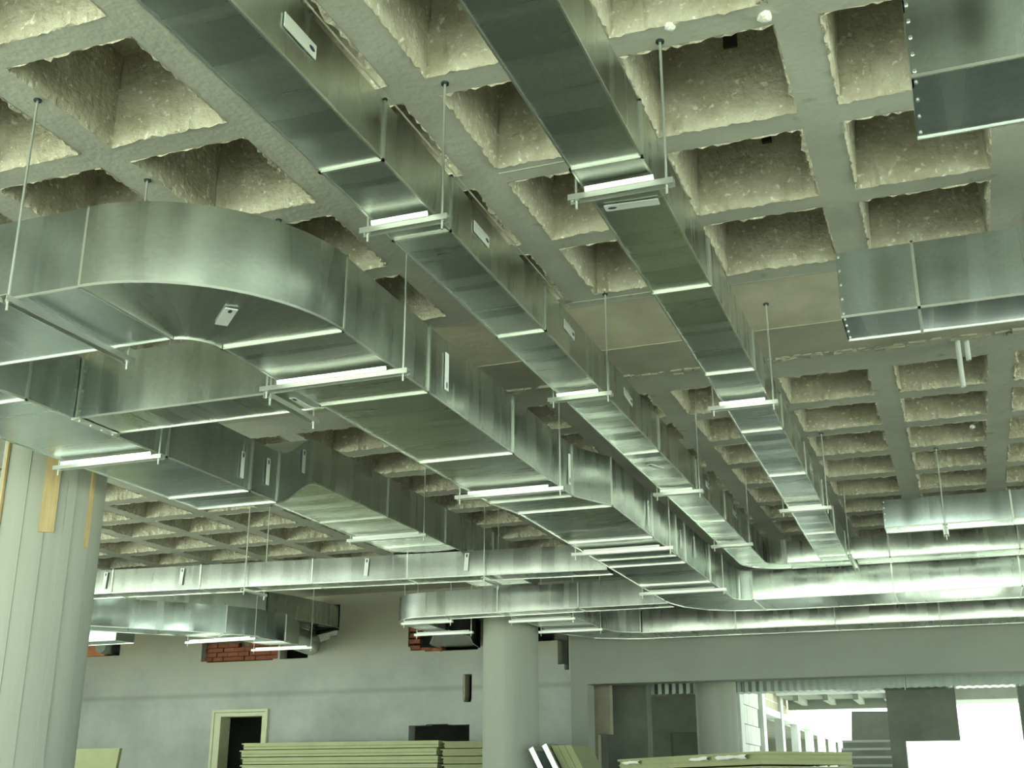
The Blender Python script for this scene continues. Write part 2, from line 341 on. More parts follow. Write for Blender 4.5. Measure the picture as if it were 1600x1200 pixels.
# rear and right side edges of the storey (behind the photographer): columns and parapet
for k, (x, y) in enumerate(((-14.7, RY + .4), (-8.4, RY + .4), (-2.4, RY + .4), (3.4, RY + .4), (RX - .4, RY + .4), (RX - .46, 2.5), (-14.7, -1.0), (-14.7, 5.5))):
    e = MB(); e.box((x - .25, y - .25, 0), (x + .25, y + .25, ZC + .01)); tag(e.build('trim_%d' % (k + 3), COLM), 'square concrete edge column of the open facade', kind='structure')

# ---------------------------------------------------------------- round columns
def column(x, y, r, label, seams):
    root = empty('column', label, 'column', 'round concrete columns', 'structure'); root.location = (x, y, 0)
    m = MB(); n = 48; P = []; q = random.Random(int(x * 100))
    for z in (0, .8, 1.6, 2.4, 3.2, 3.9, ZC + .01):
        P.append([((r + .004 * math.sin(a * 5 + 1)) * math.cos(a), (r + .004 * math.sin(a * 5 + 1)) * math.sin(a), z) for a in [2 * math.pi * k / n for k in range(n + 1)]])
    m.grid(P); m.build('shaft', COLM, root)
    for a in seams:
        s = MB(); ca, sa = math.cos(a), math.sin(a)
        wd = .03 if a == -.50 else .012
        s.obox(((r - .006) * ca - sa * wd, (r - .006) * sa + ca * wd, 0), (sa * 2 * wd, -ca * 2 * wd, 0), (ca * .014, sa * .014, 0), (0, 0, ZC)); s.build('formwork_seam', COLM, root)
    return root
c1 = column(-6.03, 6.64, .36, 'thick round concrete column in front of the hall, under the low ducts', (-1.35, -.50, -.95))
for a, z0, z1, wd in ((-.52 - .36, 3.12, 3.86, .10), (-1.95, 2.9, 3.9, .03), (-.08, 3.05, 3.8, .03)):
    s = MB(); ca, sa = math.cos(a), math.sin(a); rr = .362
    s.obox((rr * ca - sa * -wd / 2, rr * sa + ca * -wd / 2, z0), (-sa * wd, ca * wd, 0), (ca * .016, sa * .016, 0), (0, 0, z1 - z0)); o = s.build('timber_strip', TIMBER, c1); o['label'] = 'tan strip of formwork timber left on the shaft'
column(-5.55, 14.72, .36, 'round concrete column standing before the rendered wall', ())

# ---------------------------------------------------------------- ducts
class Duct:
    def __init__(s, label, group, material=ZINC):
        s.root = empty('air_duct', label, 'duct', group); s.mat = material; s.n = 0
    def sweep(s, frames, name='duct_section', ripple=.0017, bulge=.003, beads=.16, faces='brtl', seams=True, mtl=None):
        """frames: (x, y, heading, width, z0, z1) along the run. heading 0 = +Y, positive turns right (+X)."""
        q = random.Random(len(s.root['label']) * 131 + s.n * 17); s.n += 1
        F = []
        L = 0.0
        for k, fr in enumerate(frames):
            if k: L += math.hypot(fr[0] - frames[k - 1][0], fr[1] - frames[k - 1][1])
            F.append((L, *fr))
        us = [0.0]
        if len(frames) == 2 and beads:
            nb = max(1, round(L / beads)); hh = {}
            st = []
            for k in range(1, nb): st += [L * k / nb - .005, L * k / nb + .005]
            st = [0] + st + [L]
            us = st
        elif len(frames) == 2:
            us = [L * k / 6 for k in range(7)]
        else: us = [f_[0] for f_ in F]
        def at(u):
            for k in range(len(F) - 1):
                if u <= F[k + 1][0] + 1e-6:
                    t = (u - F[k][0]) / max(1e-6, F[k + 1][0] - F[k][0]); return [F[k][i] + (F[k + 1][i] - F[k][i]) * t for i in range(1, 7)]
            return list(F[-1][1:])
        m = MB(); nv = 6; crn = []
        for u in us:
            x, y, h, wd, z0, z1 = at(u); rx, ry = math.cos(h), -math.sin(h)
            crn.append([Vector((x - rx * wd / 2, y - ry * wd / 2, z0)), Vector((x + rx * wd / 2, y + ry * wd / 2, z0)), Vector((x + rx * wd / 2, y + ry * wd / 2, z1)), Vector((x - rx * wd / 2, y - ry * wd / 2, z1))])
        for fi, ch in enumerate('brtl'):
            if ch not in faces: continue
            P, UV = [], []; rp = {}
            for i, u in enumerate(us):
                a, b_ = crn[i][fi], crn[i][(fi + 1) % 4]
                x, y, h, *_ = at(u); tan = Vector((math.sin(h), math.cos(h), 0)); nrm = (b_ - a).cross(tan).normalized()
                if fi == 0: nrm = Vector((0, 0, -1))
                elif fi == 2: nrm = Vector((0, 0, 1))
                elif fi == 1: nrm = Vector((math.cos(h), -math.sin(h), 0))
                else: nrm = Vector((-math.cos(h), math.sin(h), 0))
                key = (i + 1) // 2
                rv = 0.0 if i in (0, len(us) - 1) else rp.setdefault(key, q.uniform(-1, 1))
                tu = u / L; bu = (1 - (2 * tu - 1) ** 4) * bulge
                row, uvr = [], []
                for j in range(nv + 1):
                    v = j / nv; o = bu * (1 - (2 * v - 1) ** 2) + rv * ripple * (1 - (2 * v - 1) ** 8)
                    row.append(a.lerp(b_, v) + nrm * o); uvr.append((u + s.n * 3.7, v * (b_ - a).length + fi * 2.3 + s.n))
                P.append(row); UV.append(uvr)
            m.grid(P, UV, True, flip=False)
        if seams:
            for c in (0, 1):
                ed = [crn[0], crn[-1]] if len(frames) == 2 else crn; sm = MB(); ring = []
                for i, cc in enumerate(ed):
                    p = cc[c]; sd = (cc[1] - cc[0]).normalized() * .004; zz = Vector((0, 0, .006))
                    ring.append([p - sd - zz, p + sd - zz, p + sd + zz, p - sd + zz, p - sd - zz])
                sm.grid(ring, smooth=False); sm.quad(ring[0][:4][::-1]); sm.quad(ring[-1][:4]); sm.build('corner_seam', EDGE, s.root)
        return m.build(name, mtl or s.mat, s.root)
    def straight(s, a, b, wd, z0, z1, **k):
        h = math.atan2(b[0] - a[0], b[1] - a[1]); return s.sweep([(a[0], a[1], h, wd, z0, z1), (b[0], b[1], h, wd, z0, z1)], **k)
    def flange(s, x, y, h, wd, z0, z1, t=.007, out=.009):
        m = MB(); rx, ry = math.cos(h), -math.sin(h); tx, ty = math.sin(h), math.cos(h)
        lo = Vector((x, y, 0)) - Vector((tx, ty, 0)) * t; T = Vector((tx, ty, 0)) * 2 * t; W = Vector((rx, ry, 0))
        e = wd / 2 + out
        m.obox(lo - W * e + Vector((0, 0, z0 - out)), W * 2 * e, T, (0, 0, out + .002)); m.obox(lo - W * e + Vector((0, 0, z1 - .002)), W * 2 * e, T, (0, 0, out))
        m.obox(lo - W * e + Vector((0, 0, z0 - out)), W * (out + .002), T, (0, 0, z1 - z0 + 2 * out)); m.obox(lo + W * (e - out - .002) + Vector((0, 0, z0 - out)), W * (out + .002), T, (0, 0, z1 - z0 + 2 * out))
        return m.build('flange', EDGE, s.root)
    def cap(s, x, y, h, wd, z0, z1, name='end_cap'):
        m = MB(); rx, ry = math.cos(h), -math.sin(h); tx, ty = math.sin(h), math.cos(h)
        m.obox(Vector((x - rx * wd / 2, y - ry * wd / 2, z0)), (rx * wd, ry * wd, 0), (tx * .006, ty * .006, 0), (0, 0, z1 - z0)); return m.build(name, s.mat, s.root)
    def run(s, pts, wd, z0, z1, h=None, **k):
        """consecutive straight sections with a flange at each inner joint"""
        for i in range(len(pts) - 1):
            s.straight(pts[i], pts[i + 1], wd, z0, z1, **k)
            if i: hh = math.atan2(pts[i + 1][0] - pts[i][0], pts[i + 1][1] - pts[i][1]); s.flange(pts[i][0], pts[i][1], hh, wd, z0, z1)
    def elbow(s, cx, cy, r, a0, a1, side, wd, z0, z1, n=10, **k):
        """arc of centre (cx, cy) and mid radius r, from polar angle a0 to a1; side=+1 turns left (counter-clockwise)"""
        fr = []
        for i in range(n + 1):
            a = a0 + (a1 - a0) * i / n; d = 1 if a1 > a0 else -1
            tx, ty = -math.sin(a) * d, math.cos(a) * d
            fr.append((cx + r * math.cos(a), cy + r * math.sin(a), math.atan2(tx, ty), wd, z0, z1))
        return s.sweep(fr, name='elbow', **k)
    def tag(s, a, b, nrm, wd=.05, dot_end=1):
        a, b, nrm = Vector(a), Vector(b), Vector(nrm); d = (b - a); sd = d.normalized().cross(nrm).normalized()
        m = MB(); o = a - sd * wd / 2 + nrm * .006; m.obox(o, d, sd * wd, nrm * .004); t = m.build('paper_tag', TAG, s.root); t['label'] = 'white paper tag with a dark oval mark'
        m = MB(); c = a + d * (.86 if dot_end > 0 else .14) + nrm * .0105; u = d.normalized()
        ring = [c + u * math.cos(t_) * .019 + sd * math.sin(t_) * .009 for t_ in [2 * math.pi * k / 14 for k in range(14)]]
        if (ring[1] - ring[0]).cross(ring[2] - ring[1]).dot(nrm) < 0: ring = ring[::-1]
        m.quad(ring); m.grid([[p - nrm * .004 for p in ring + ring[:1]], ring + ring[:1]]); m.build('ink_mark', INK, t)
    def done(s):
        return s.root
PI = math.pi
ZB0, ZB1 = 3.74, 4.00      # narrow ducts
ZD0, ZD1 = 3.43, 3.80      # wide ducts

# -- narrow middle duct (turns right into the upper cross duct)
B = Duct('long narrow metal duct in the middle, bending right at its far end', 'long narrow ducts')
bx, bw = -2.012, .265
B.run([(bx, .9), (bx, 2.33), (bx, 3.586), (bx, 4.236), (bx, 5.495), (bx, 6.695)], bw, ZB0, ZB1)
B.run([(bx, 6.695), (bx, 7.99), (bx, 9.24), (bx, 10.45), (bx, 11.7), (bx, 12.6)], bw, ZB0, ZB1, beads=.13, ripple=.005)
B.flange(bx, 6.695, 0, bw, ZB0, ZB1)
UY = 12.945
B.elbow(bx + .345, 12.6, .345, PI, PI / 2, -1, bw + .0, ZB0, ZB1)
B.run([(bx + .345, UY), (-.62, UY), (.63, UY), (1.9, UY), (3.2, UY)], .33, ZB0, ZB1 - .03, bulge=.014, beads=.4)
NX = (1, 0, 0)
for a, b_ in (((2.839, 3.867), (3.046, 3.867)), ((4.489, 3.88), (4.671, 3.875)), ((5.799, 3.895), (5.983, 3.885)), ((7.037, 3.89), (7.237, 3.868)), ((9.58, 3.879), (9.71, 3.876)), ((10.785, 3.9), (10.975, 3.89))):
    B.tag((-1.879, a[0], a[1]), (-1.879, b_[0], b_[1]), NX, .055)
B.tag((-2.04, 8.30, ZB0), (-1.98, 8.45, ZB0), (0, 0, -1), .05, -1)
B.cap(3.2, UY, PI / 2, .33, ZB0, ZB1 - .03)
B.done()

# -- narrow right duct (butts into the front of the upper cross duct)
K = Duct('long narrow metal duct on the right with a white tag across its underside', 'long narrow ducts')
cw_, cx_ = .28, -1.082
K.run([(cx_, .9), (cx_, 2.65), (cx_, 3.91), (cx_, 5.215), (cx_ - .008, 6.49), (cx_ - .03, 7.735)], cw_, ZB0, ZB1 - .02)
K.run([(cx_ - .03, 7.735), (cx_ - .04, 8.99), (cx_ - .055, 10.24), (cx_ - .075, 11.3), (cx_ - .09, 12.5), (cx_ - .093, 12.775)], cw_, ZB0, ZB1 - .02, beads=.13, ripple=.006)
K.flange(cx_ - .03, 7.735, 0, cw_, ZB0, ZB1 - .02)
K.tag((-.976, 6.769, 3.877), (-.976, 6.90, 3.86), NX, .05); K.tag((-.99, 9.31, 3.875), (-.99, 9.441, 3.85), NX, .05)
K.tag((-1.19, 4.262, ZB0), (-.965, 4.278, ZB0), (0, 0, -1), .05, -1)
K.done()

# -- the wide duct: cross run, big bend, long run, then bend right into the lower cross duct
D = Duct('wide metal duct sweeping round a big bend and running down the hall', 'wide ducts')
dx, dw = -2.805, .635; dy = 3.92
D.run([(-4.45, dy), (-3.275, dy)], dw, ZD0, ZD1, mtl=ZINC_B)
D.flange(-3.275, dy, PI / 2, dw, ZD0, ZD1, .006, .006); D.cap(-4.45, dy, PI / 2, dw, ZD0, ZD1)
fr = []
for i in range(17):
    a = -PI / 2 + PI / 2 * i / 16
    fr.append((-3.275 + .47 * math.cos(a), 4.43 + .51 * math.sin(a), math.atan2(-.47 * math.sin(a), .51 * math.cos(a)), dw + .012, ZD0, ZD1))
D.sweep(fr, name='elbow', bulge=.003, ripple=.003)
D.flange(-2.805, 4.43, 0, dw, ZD0, ZD1)
D.run([(dx, 4.43), (dx, 5.366), (dx, 6.64), (dx, 7.845)], dw, ZD0, ZD1, bulge=.004)
D.flange(dx, 7.845, 0, dw, ZD0, ZD1)
D.sweep([(dx, 7.845, 0, dw, ZD0, ZD1), (-2.68, 8.24, 0, .74, ZD0, ZD1)], name='reducer', beads=.13)
x2 = -2.675; w2 = .735
D.flange(-2.68, 8.24, 0, w2, ZD0, ZD1)
D.run([(x2, 8.24), (x2, 9.45), (x2, 10.32), (x2, 10.68), (x2, 11.8), (x2, 12.94)], w2, ZD0, ZD1, bulge=.004, ripple=.005, beads=.13)
LY = 13.575; lw = .85
D.sweep([(x2, 12.94, 0, w2, ZD0, ZD1), (x2 + .01, 13.05, .15, w2, ZD0, ZD1), (x2 + .06, 13.22, .55, .78, ZD0, ZD1), (x2 + .17, 13.40, .95, .82, ZD0, ZD1 - .03), (x2 + .33, 13.52, 1.3, lw, ZD0, ZD1 - .05), (x2 + .56, LY, PI / 2, lw, ZD0, 3.74)], name='elbow', ripple=.003)
D.flange(x2 + .56, LY, PI / 2, lw, ZD0, 3.74)
D.run([(x2 + .56, LY), (-.64, LY + .02), (.62, LY + .03), (1.9, LY + .03), (3.2, LY + .03)], lw, ZD0, 3.74, bulge=.016, beads=.45)
D.cap(3.2, LY + .03, PI / 2, lw, ZD0, 3.74)
D.tag((-2.486, 5.582, 3.505), (-2.486, 5.582, 3.721), NX, .045, -1); D.tag((-2.484, 7.748, 3.489), (-2.484, 7.748, 3.712), NX, .04, -1)
for y, z0, z1 in ((9.278, 3.485, 3.695), (10.456, 3.516, 3.683), (11.03, 3.533, 3.735)): D.tag((-2.302, y, z0), (-2.302, y, z1), NX, .04, 1)
D.tag((-2.805, 4.013, ZD0), (-2.953, 4.156, ZD0), (0, 0, -1), .055, -1)
D.done()

# -- lower left duct with its raised far half
Eo = Duct('wide metal duct beside the front column, stepping up in an S bend', 'wide ducts', ZINC_B)
ex, ew = -4.885, .665
Eo.elbow(ex - .45, 4.72, .45, -PI / 2, 0, 1, ew, ZD0, ZD1)
Eo.straight((ex - 2.0, 4.27), (ex - .45, 4.27), ew, ZD0, ZD1)
Eo.flange(ex, 4.72, 0, ew, ZD0, ZD1)
Eo.run([(ex, 4.72), (ex, 5.95), (ex, 6.9), (ex, 7.26)], ew, ZD0, ZD1, beads=.13, ripple=.004)
Eo.flange(ex, 7.26, 0, ew, ZD0, ZD1)
SB = [(ex, 7.26 + .52 * t, 0, ew, ZD0 + .255 * (3 * t * t - 2 * t ** 3), ZD1 + .235 * (3 * t * t - 2 * t ** 3)) for t in [k / 10 for k in range(11)]]
Eo.sweep(SB, name='offset_bend', bulge=.002, ripple=0)
Z20, Z21 = 3.692, 4.035
Eo.run([(ex, 7.78), (ex, 9.05), (ex, 10.3), (ex, 11.55), (ex, 12.75)], ew, Z20, Z21, bulge=.008, beads=.15, ripple=.005, mtl=ZINC)
Eo.cap(ex, 12.745, 0, ew, Z20, Z21)
for y, z0, z1 in ((6.775, 3.489, 3.679), (7.10, 3.516, 3.712), (7.585, 3.722, 3.905)): Eo.tag((-4.547, y, z0), (-4.547, y, z1), NX, .04, 1)
Eo.done()
# -- short cross branch between the two wide ducts
Br = Duct('short cross duct linking the column-side duct with the swept duct', 'wide ducts')
by = 5.265
Br.run([(-4.55, by), (-3.125, by)], .32, ZD0 + .005, ZD1, beads=.12, ripple=.004)
m = MB(); m.obox((-4.552, by - .19, ZD0 - .012), (.05, 0, 0), (0, .36, 0), (0, 0, .012)); m.obox((-4.545, by - .17, ZD0 - .01), (.006, 0, 0), (0, .012, 0), (0, 0, ZD1 - ZD0)); m.build('collar', EDGE, Br.root)
rv = MB()
for k in range(4): rv.tube((-4.525, by - .15 + k * .095, ZD0 - .013), (-4.525, by - .15 + k * .095, ZD0 - .017), .006)
for k in range(3): rv.tube((-4.535, by - .172, ZD0 + .05 + k * .12), (-4.535, by - .178, ZD0 + .05 + k * .12), .006)
rv.build('rivets', EDGE, Br.root)['kind'] = 'stuff'
Br.tag((-3.203, by - .07, ZD0 + .005), (-3.208, by + .12, ZD0 + .005), (0, 0, -1), .04, -1)
Br.done()
# -- cross duct spanning the left half
H = Duct('slim cross duct spanning the left half of the hall, four tags on its face', 'slim cross ducts', ZINC_D)
hp = lambda x: 10.92 - .09 * (-3.07 - x)
hx = [-10.3, -9.4, -8.42, -7.38, -6.12, -5.10, -3.10]
H.run([(x, hp(x)) for x in hx], .30, ZD0, 3.675, bulge=.006, beads=.6, ripple=.002)
for x in (-8.489, -7.582, -5.52, -4.475): H.tag((x - .0, hp(x) - .158, 3.475), (x + .012, hp(x) - .158, 3.65), (-.09, -1, 0), .045, 1)
H.cap(-10.3, hp(-10.3), PI / 2, .3, ZD0, 3.72)
H.done()
# -- far cross duct with rounded end turning into the wall
Fo = Duct('slim cross duct farther back whose rounded end turns to the wall', 'slim cross ducts', ZINC_D)
fy = 13.22
Fo.run([(-6.05, fy + .04), (-5.1, fy + .02), (-4.1, fy), (-3.05, fy)], .30, ZD0, 3.72, bulge=.005, beads=.5)
Fo.elbow(-6.05, fy + .44, .40, -PI / 2, -PI, -1, .30, ZD0, 3.72)
Fo.run([(-6.45, fy + .44), (-6.47, 14.4)], .30, ZD0, 3.72, beads=.2)
Fo.sweep([(-6.47, 14.4, 0, .34, ZD0, 3.74), (-6.6, 15.2, -.3, .5, 3.46, 3.82), (-6.95, 16.0, -.35, .62, 3.46, 3.86), (-7.2, 17.2, -.2, .62, 3.46, 3.86)], name='wall_transition', ripple=.004, mtl=BLACKD)
Fo.done()
# -- back duct: leaves the far cross duct, then turns right along the beam
Tb = Duct('low cross duct running right, closest to the concrete beam', 'slim cross ducts', ZINC_D)
Tb.run([(-4.71, 13.37), (-4.71, 14.95)], .70, ZD0 - .0, 3.72, beads=.2)
Tb.sweep([(-4.71, 14.95, 0, .7, ZD0, 3.72), (-4.66, 15.25, .25, .7, ZD0, 3.72), (-4.5, 15.58, .8, .72, ZD0, 3.72), (-4.25, 15.76, 1.25, .72, ZD0, 3.72), (-4.0, 15.84, PI / 2, .70, ZD0, 3.72)], name='elbow', ripple=.003)
Tb.flange(-4.0, 15.84, PI / 2, .7, ZD0, 3.72)
Tb.run([(-4.0, 15.84), (-2.75, 15.86), (-1.5, 15.88), (-.25, 15.90), (1.0, 15.92), (2.25, 15.92), (3.2, 15.92)], .62, ZD0, 3.72, bulge=.012, beads=.5)
Tb.done()
# -- angled duct at far left, and the darker one behind it
G = Duct('bright panelled duct slanting from behind the front column to the wall', 'slanting ducts at the far left', ZINC_B)
hd = math.atan2(.58, .635); gw = .5
def gpt(px, py, h, wd): return (px - math.cos(h) * wd / 2, py + math.sin(h) * wd / 2)
g0 = gpt(-12.6, 9.95, hd, gw); g1 = gpt(-10.9, 11.81, hd, gw); g2 = gpt(-9.22, 13.65, hd, gw)
G.straight(g0, g1, gw, ZD0, ZD1, beads=.2, ripple=.013); G.flange(g1[0], g1[1], hd, gw, ZD0, ZD1)
G.straight(g1, g2, gw, ZD0, ZD1, beads=.2, ripple=.013); G.flange(g2[0], g2[1], hd, gw, ZD0, ZD1)
g3 = gpt(-8.98, 14.1, .35, gw); g4 = gpt(-8.93, 14.7, -.05, gw); g5 = gpt(-9.02, 15.3, -.22, gw); g6 = gpt(-9.3, 16.55, -.25, gw)
G.sweep([(*g2, hd, gw, ZD0, ZD1), (*g3, .35, gw, ZD0, ZD1), (*g4, -.05, gw, ZD0, ZD1)], name='elbow', ripple=.004)
G.flange(g4[0], g4[1], -.05, gw, ZD0, ZD1)
G.sweep([(*g4, -.05, gw, ZD0, ZD1), (*g5, -.22, .42, ZD0 + .02, ZD1 - .02)], name='reducer', ripple=.002)
# round corrugated sleeve into the wall
m = MB(); P = []
for k in range(31):
    t = k / 30; cxx = g5[0] + (g6[0] - g5[0]) * t; cyy = g5[1] + (g6[1] - g5[1]) * t; rr = .165 + (.008 if k % 2 else 0)
    P.append([(cxx + rr * math.cos(a), cyy, 3.61 + rr * math.sin(a)) for a in [2 * PI * q / 20 for q in range(21)]])
m.grid(P, flip=True); m.build('round_sleeve', ZINC, G.root)
G.done()
G2 = Duct('dull panelled duct behind the bright slanting one, just under the ribs', 'slanting ducts at the far left')
q0 = gpt(-12.4, 10.9, hd * .8, .5); q1 = gpt(-10.55, 13.2, hd * .8, .5); q2 = gpt(-9.35, 14.85, hd * .75, .5); q3 = gpt(-9.0, 16.0, .1, .5)
G2.straight(q0, q1, .5, 3.83, 4.17, beads=.24, ripple=.006); G2.straight(q1, q2, .5, 3.83, 4.17, beads=.24, ripple=.006)
G2.flange(q1[0], q1[1], hd * .8, .5, 3.83, 4.17)
G2.sweep([(*q2, hd * .75, .5, 3.83, 4.17), (q2[0] + .12, q2[1] + .4, .2, .5, 3.84, 4.17), (-9.33, 16.1, -.02, .5, 3.84, 4.17), (-9.33, 17.2, 0, .46, 3.84, 4.16)], name='wall_transition')
G2.done()
G3 = Duct('short bright duct low beside the front column, ending at a brick gap', 'slanting ducts at the far left', ZINC_B)
G3.straight((-13.4, 14.1), (-11.15, 14.05), .4, 3.45, 3.66, beads=.3, ripple=.006, bulge=.02); G3.cap(-11.156, 14.05, PI / 2, .4, 3.45, 3.66)
m = MB(); P = [[(-13.33 + rr * math.cos(a), y, 3.69 + rr * math.sin(a)) for a in [2 * PI * q / 16 for q in range(17)]] for y, rr in ((16.2, .1), (16.28, .1), (16.29, .11), (16.36, .11), (16.37, .1), (17, .1))]
m.grid(P, flip=True); m.quad(P[0][:-1])
o = m.build('duct_spigot', DULL); tag(o, 'small round metal spigot beside orange bricks high in the wall', 'spigot')
G3.done()

# -- three cross ducts on the right edge, ends closed with riveted edges
def right_duct(label, x0, x1, y0, depth, z0, z1, joint):
    k = Duct(label, 'cross ducts entering from the right', ZINC_B)
    yc = y0 + depth / 2; pts = [(x0, yc)] + [(j, yc) for j in joint] + [(x1, yc)]
    k.run(pts, depth, z0, z1, beads=.5, ripple=.0015, bulge=.006)
    k.cap(x0 - .001, yc, PI / 2, depth, z0, z1)
    rv = MB()
    for q in range(5):
        z = z0 + .02 + (z1 - z0 - .04) * q / 4; rv.tube((x0 + .012, y0, z), (x0 + .012, y0 - .005, z), .006)
    for q in range(4):
        y = y0 + .04 + (depth - .08) * q / 3; rv.tube((x0 + .012, y, z0), (x0 + .012, y, z0 - .005), .006)
    rv.build('rivets', EDGE, k.root)['kind'] = 'stuff'
    k.done()
right_duct('closed-end cross duct with a dark green underside in the upper right corner', .05, 3.0, 3.62, .42, 3.68, 3.98, [1.6])
right_duct('closed-end cross duct with a vertical joint, under the plain band of the ceiling', -.388, 3.0, 5.70, .345, 3.68, 4.027, [-.02, 1.23])
right_duct('closed-end cross duct just in front of the brightest far ducts', -.55, 3.2, 10.95, .24, 3.675, 3.925, [.52, 1.8])

# ---------------------------------------------------------------- trapeze hangers
def hanger(label, a, b_, z, glint=None, rods=(1, 1), drop=.058, bow=0):
    root = empty('duct_hanger', label, 'hanger', 'threaded-rod trapeze hangers')
    A, Bv = Vector((*a, z)), Vector((*b_, z)); d = (Bv - A).normalized(); sd = Vector((d.y, -d.x, 0))
    if sd.y > 0: sd = -sd
    m = MB(); hw = .02
    # open channel: web and two flanges
    m.bar(A - d * .03 + Vector((0, 0, .002)), Bv + d * .03 + Vector((0, 0, .002)), hw, .002)
    for s_ in (1, -1): m.bar(A - d * .03 + sd * s_ * hw + Vector((0, 0, -.010)), Bv + d * .03 + sd * s_ * hw + Vector((0, 0, -.010)), .0022, .013)
    m.build('channel_bar', STRUT, root)
    if glint:
        p0 = A.lerp(Bv, glint[0]); p1 = A.lerp(Bv, glint[1]); m = MB()
        h_ = .019; t_ = sd * .006; lo = sd * .030 + Vector((0, 0, .0)); hi = sd * .036 + Vector((0, 0, h_))
        ring = [[p + lo, p + hi, p + hi - sd * .03, p + hi - sd * .03 - Vector((0, 0, .003)), p + hi - t_ - Vector((0, 0, .003)), p + lo - t_, p + lo] for p in (p0, p1)]
        m.grid(ring, smooth=False); m.build('highlight_strip', STRUT, root)  # added strip, tilted to catch light as the highlight under the duct
    for k, p in enumerate((A, Bv)):
        if not rods[k]: continue
        zt = over_rib(p.x, p.y) + .012
        m = MB(); m.tube((p.x, p.y, z - drop), (p.x, p.y, zt), .0055, 8); rd = m.build('threaded_rod', ROD, root)
        m = MB(); m.tube((p.x, p.y, z - .022), (p.x, p.y, z - .010), .013, 6); m.build('nut', STRUT, rd)
        m = MB(); m.tube((p.x, p.y, zt - .02), (p.x, p.y, zt - .006), .018, 8); m.build('ceiling_anchor', RIM, rd)
    return root
order = ['nearest', 'second', 'third', 'fourth', 'fifth']
for k, (y) in enumerate((4.045, 6.505, 9.108, 11.397)):
    hanger('trapeze hanger under the middle narrow duct, %s from the camera' % order[k], (-2.175, y), (-1.83, y), ZB0 - .033, (.09, .85))
for k, (y, x) in enumerate(((4.075, -1.07), (7.02, -1.112), (10.06, -1.13))):
    hanger('trapeze hanger under the right narrow duct, %s from the camera' % order[k], (x - .185, y), (x + .185, y), ZB0 - .033, (.12, .88))
for k, (x0, x1, y) in enumerate(((-3.19, -2.42, 4.925), (-3.19, -2.45, 7.45), (-3.075, -2.235, 9.75), (-3.085, -2.235, 12.08))):
    hanger('trapeze hanger under the swept wide duct, %s past its bend' % order[k].replace('nearest', 'first'), (x0, y), (x1, y), ZD0 - .033, (.1, .9))
hanger('hanger with a dark channel under the near cross run of the swept duct', (-3.575, 3.53), (-3.575, 4.31), ZD0 - .033)
hanger('hanger under the short cross branch beside the swept duct', (-3.24, 5.04), (-3.24, 5.49), ZD0 - .03)
hanger('bowed trapeze hanger under the column-side wide duct', (-5.26, 5.81), (-4.50, 5.81), ZD0 - .033, (.05, .95))
hanger('trapeze hanger under the raised half of the column-side duct', (-5.25, 9.69), (-4.50, 9.69), Z20 - .033, (.05, .95))
for x, nm in ((-6.83, 'left'), (-4.28, 'right')):
    hanger('hanger of the slim left-hand cross duct, its %s pair of rods' % nm, (x, hp(x) - .19), (x, hp(x) + .19), ZD0 - .033)
hanger('hanger under the rounded end of the farther slim cross duct', (-6.4, 13.27), (-5.78, 13.27), ZD0 - .04, (.02, .98))
hanger('hanger before the broken wall opening with the black duct', (-6.72, 14.33), (-5.95, 14.33), ZD0 - .04, (.02, .98))
hanger('front hanger where the beam-side duct leaves the cross duct', (-5.10, 13.56), (-4.32, 13.56), ZD0 - .04, (.02, .98))
hanger('back hanger where the beam-side duct bends to the right', (-5.10, 14.64), (-4.30, 14.64), ZD0 - .04, (.02, .98))
hanger('hanger under the bright slanting duct near the rendered wall', (-10.05, 14.0), (-8.93, 13.92), ZD0 - .04, (.05, .95))
hanger('hanger under the corrugated sleeve at the rendered wall', (-9.75, 15.2), (-8.8, 15.2), ZD0 - .03, (.05, .95))
hanger('rod hanger of the last right-hand cross duct', (-.04, 10.90), (-.04, 11.24), 3.64)
hanger('rod hanger between the right narrow duct and the upper cross duct', (-.985, 12.34), (-.985, 13.15), ZB0 - .033, None, (1, 0))

# ---------------------------------------------------------------- bits hanging from or stuck to the ceiling
for (x, y, l, lab) in ((.19, 8.13, .33, 'longer white plastic pipe stub hanging from the ceiling band'), (.247, 8.15, .14, 'shorter white plastic pipe stub hanging from the ceiling band')):
    m = MB(); m.tube((x, y, ZC - l), (x, y, ZC), .017, 14, False); m.tube((x, y, ZC), (x, y, ZC - l), .013, 14, False); tag(m.build('pipe_stub', PIPE), lab, 'pipe', 'pipe stubs')
for k, (x, y, s, lab) in enumerate(((-.455, 4.045, .028, 'white foam lump stuck on a ceiling rib, upper right'), (-.82, 3.98, .022, 'flat pale mortar splash on a rib near the right narrow duct'), (.27, 10.27, .022, 'white foam blob on a far ceiling rib'))):
    m = MB(); q = random.Random(k); P = []
    for i in range(7):
        t = i / 6 * PI; P.append([(x + s * math.sin(t) * math.cos(a) * q.uniform(.6, 1.3), y + s * 1.1 * math.sin(t) * math.sin(a) * q.uniform(.75, 1.2), ZC - s * .55 - s * .8 * math.cos(t)) for a in [2 * PI * j / 9 for j in range(9)]])
        P[-1].append(P[-1][0])
    m.grid(P, smooth=False); tag(m.build('foam_scrap', FOAM), lab, 'scrap')

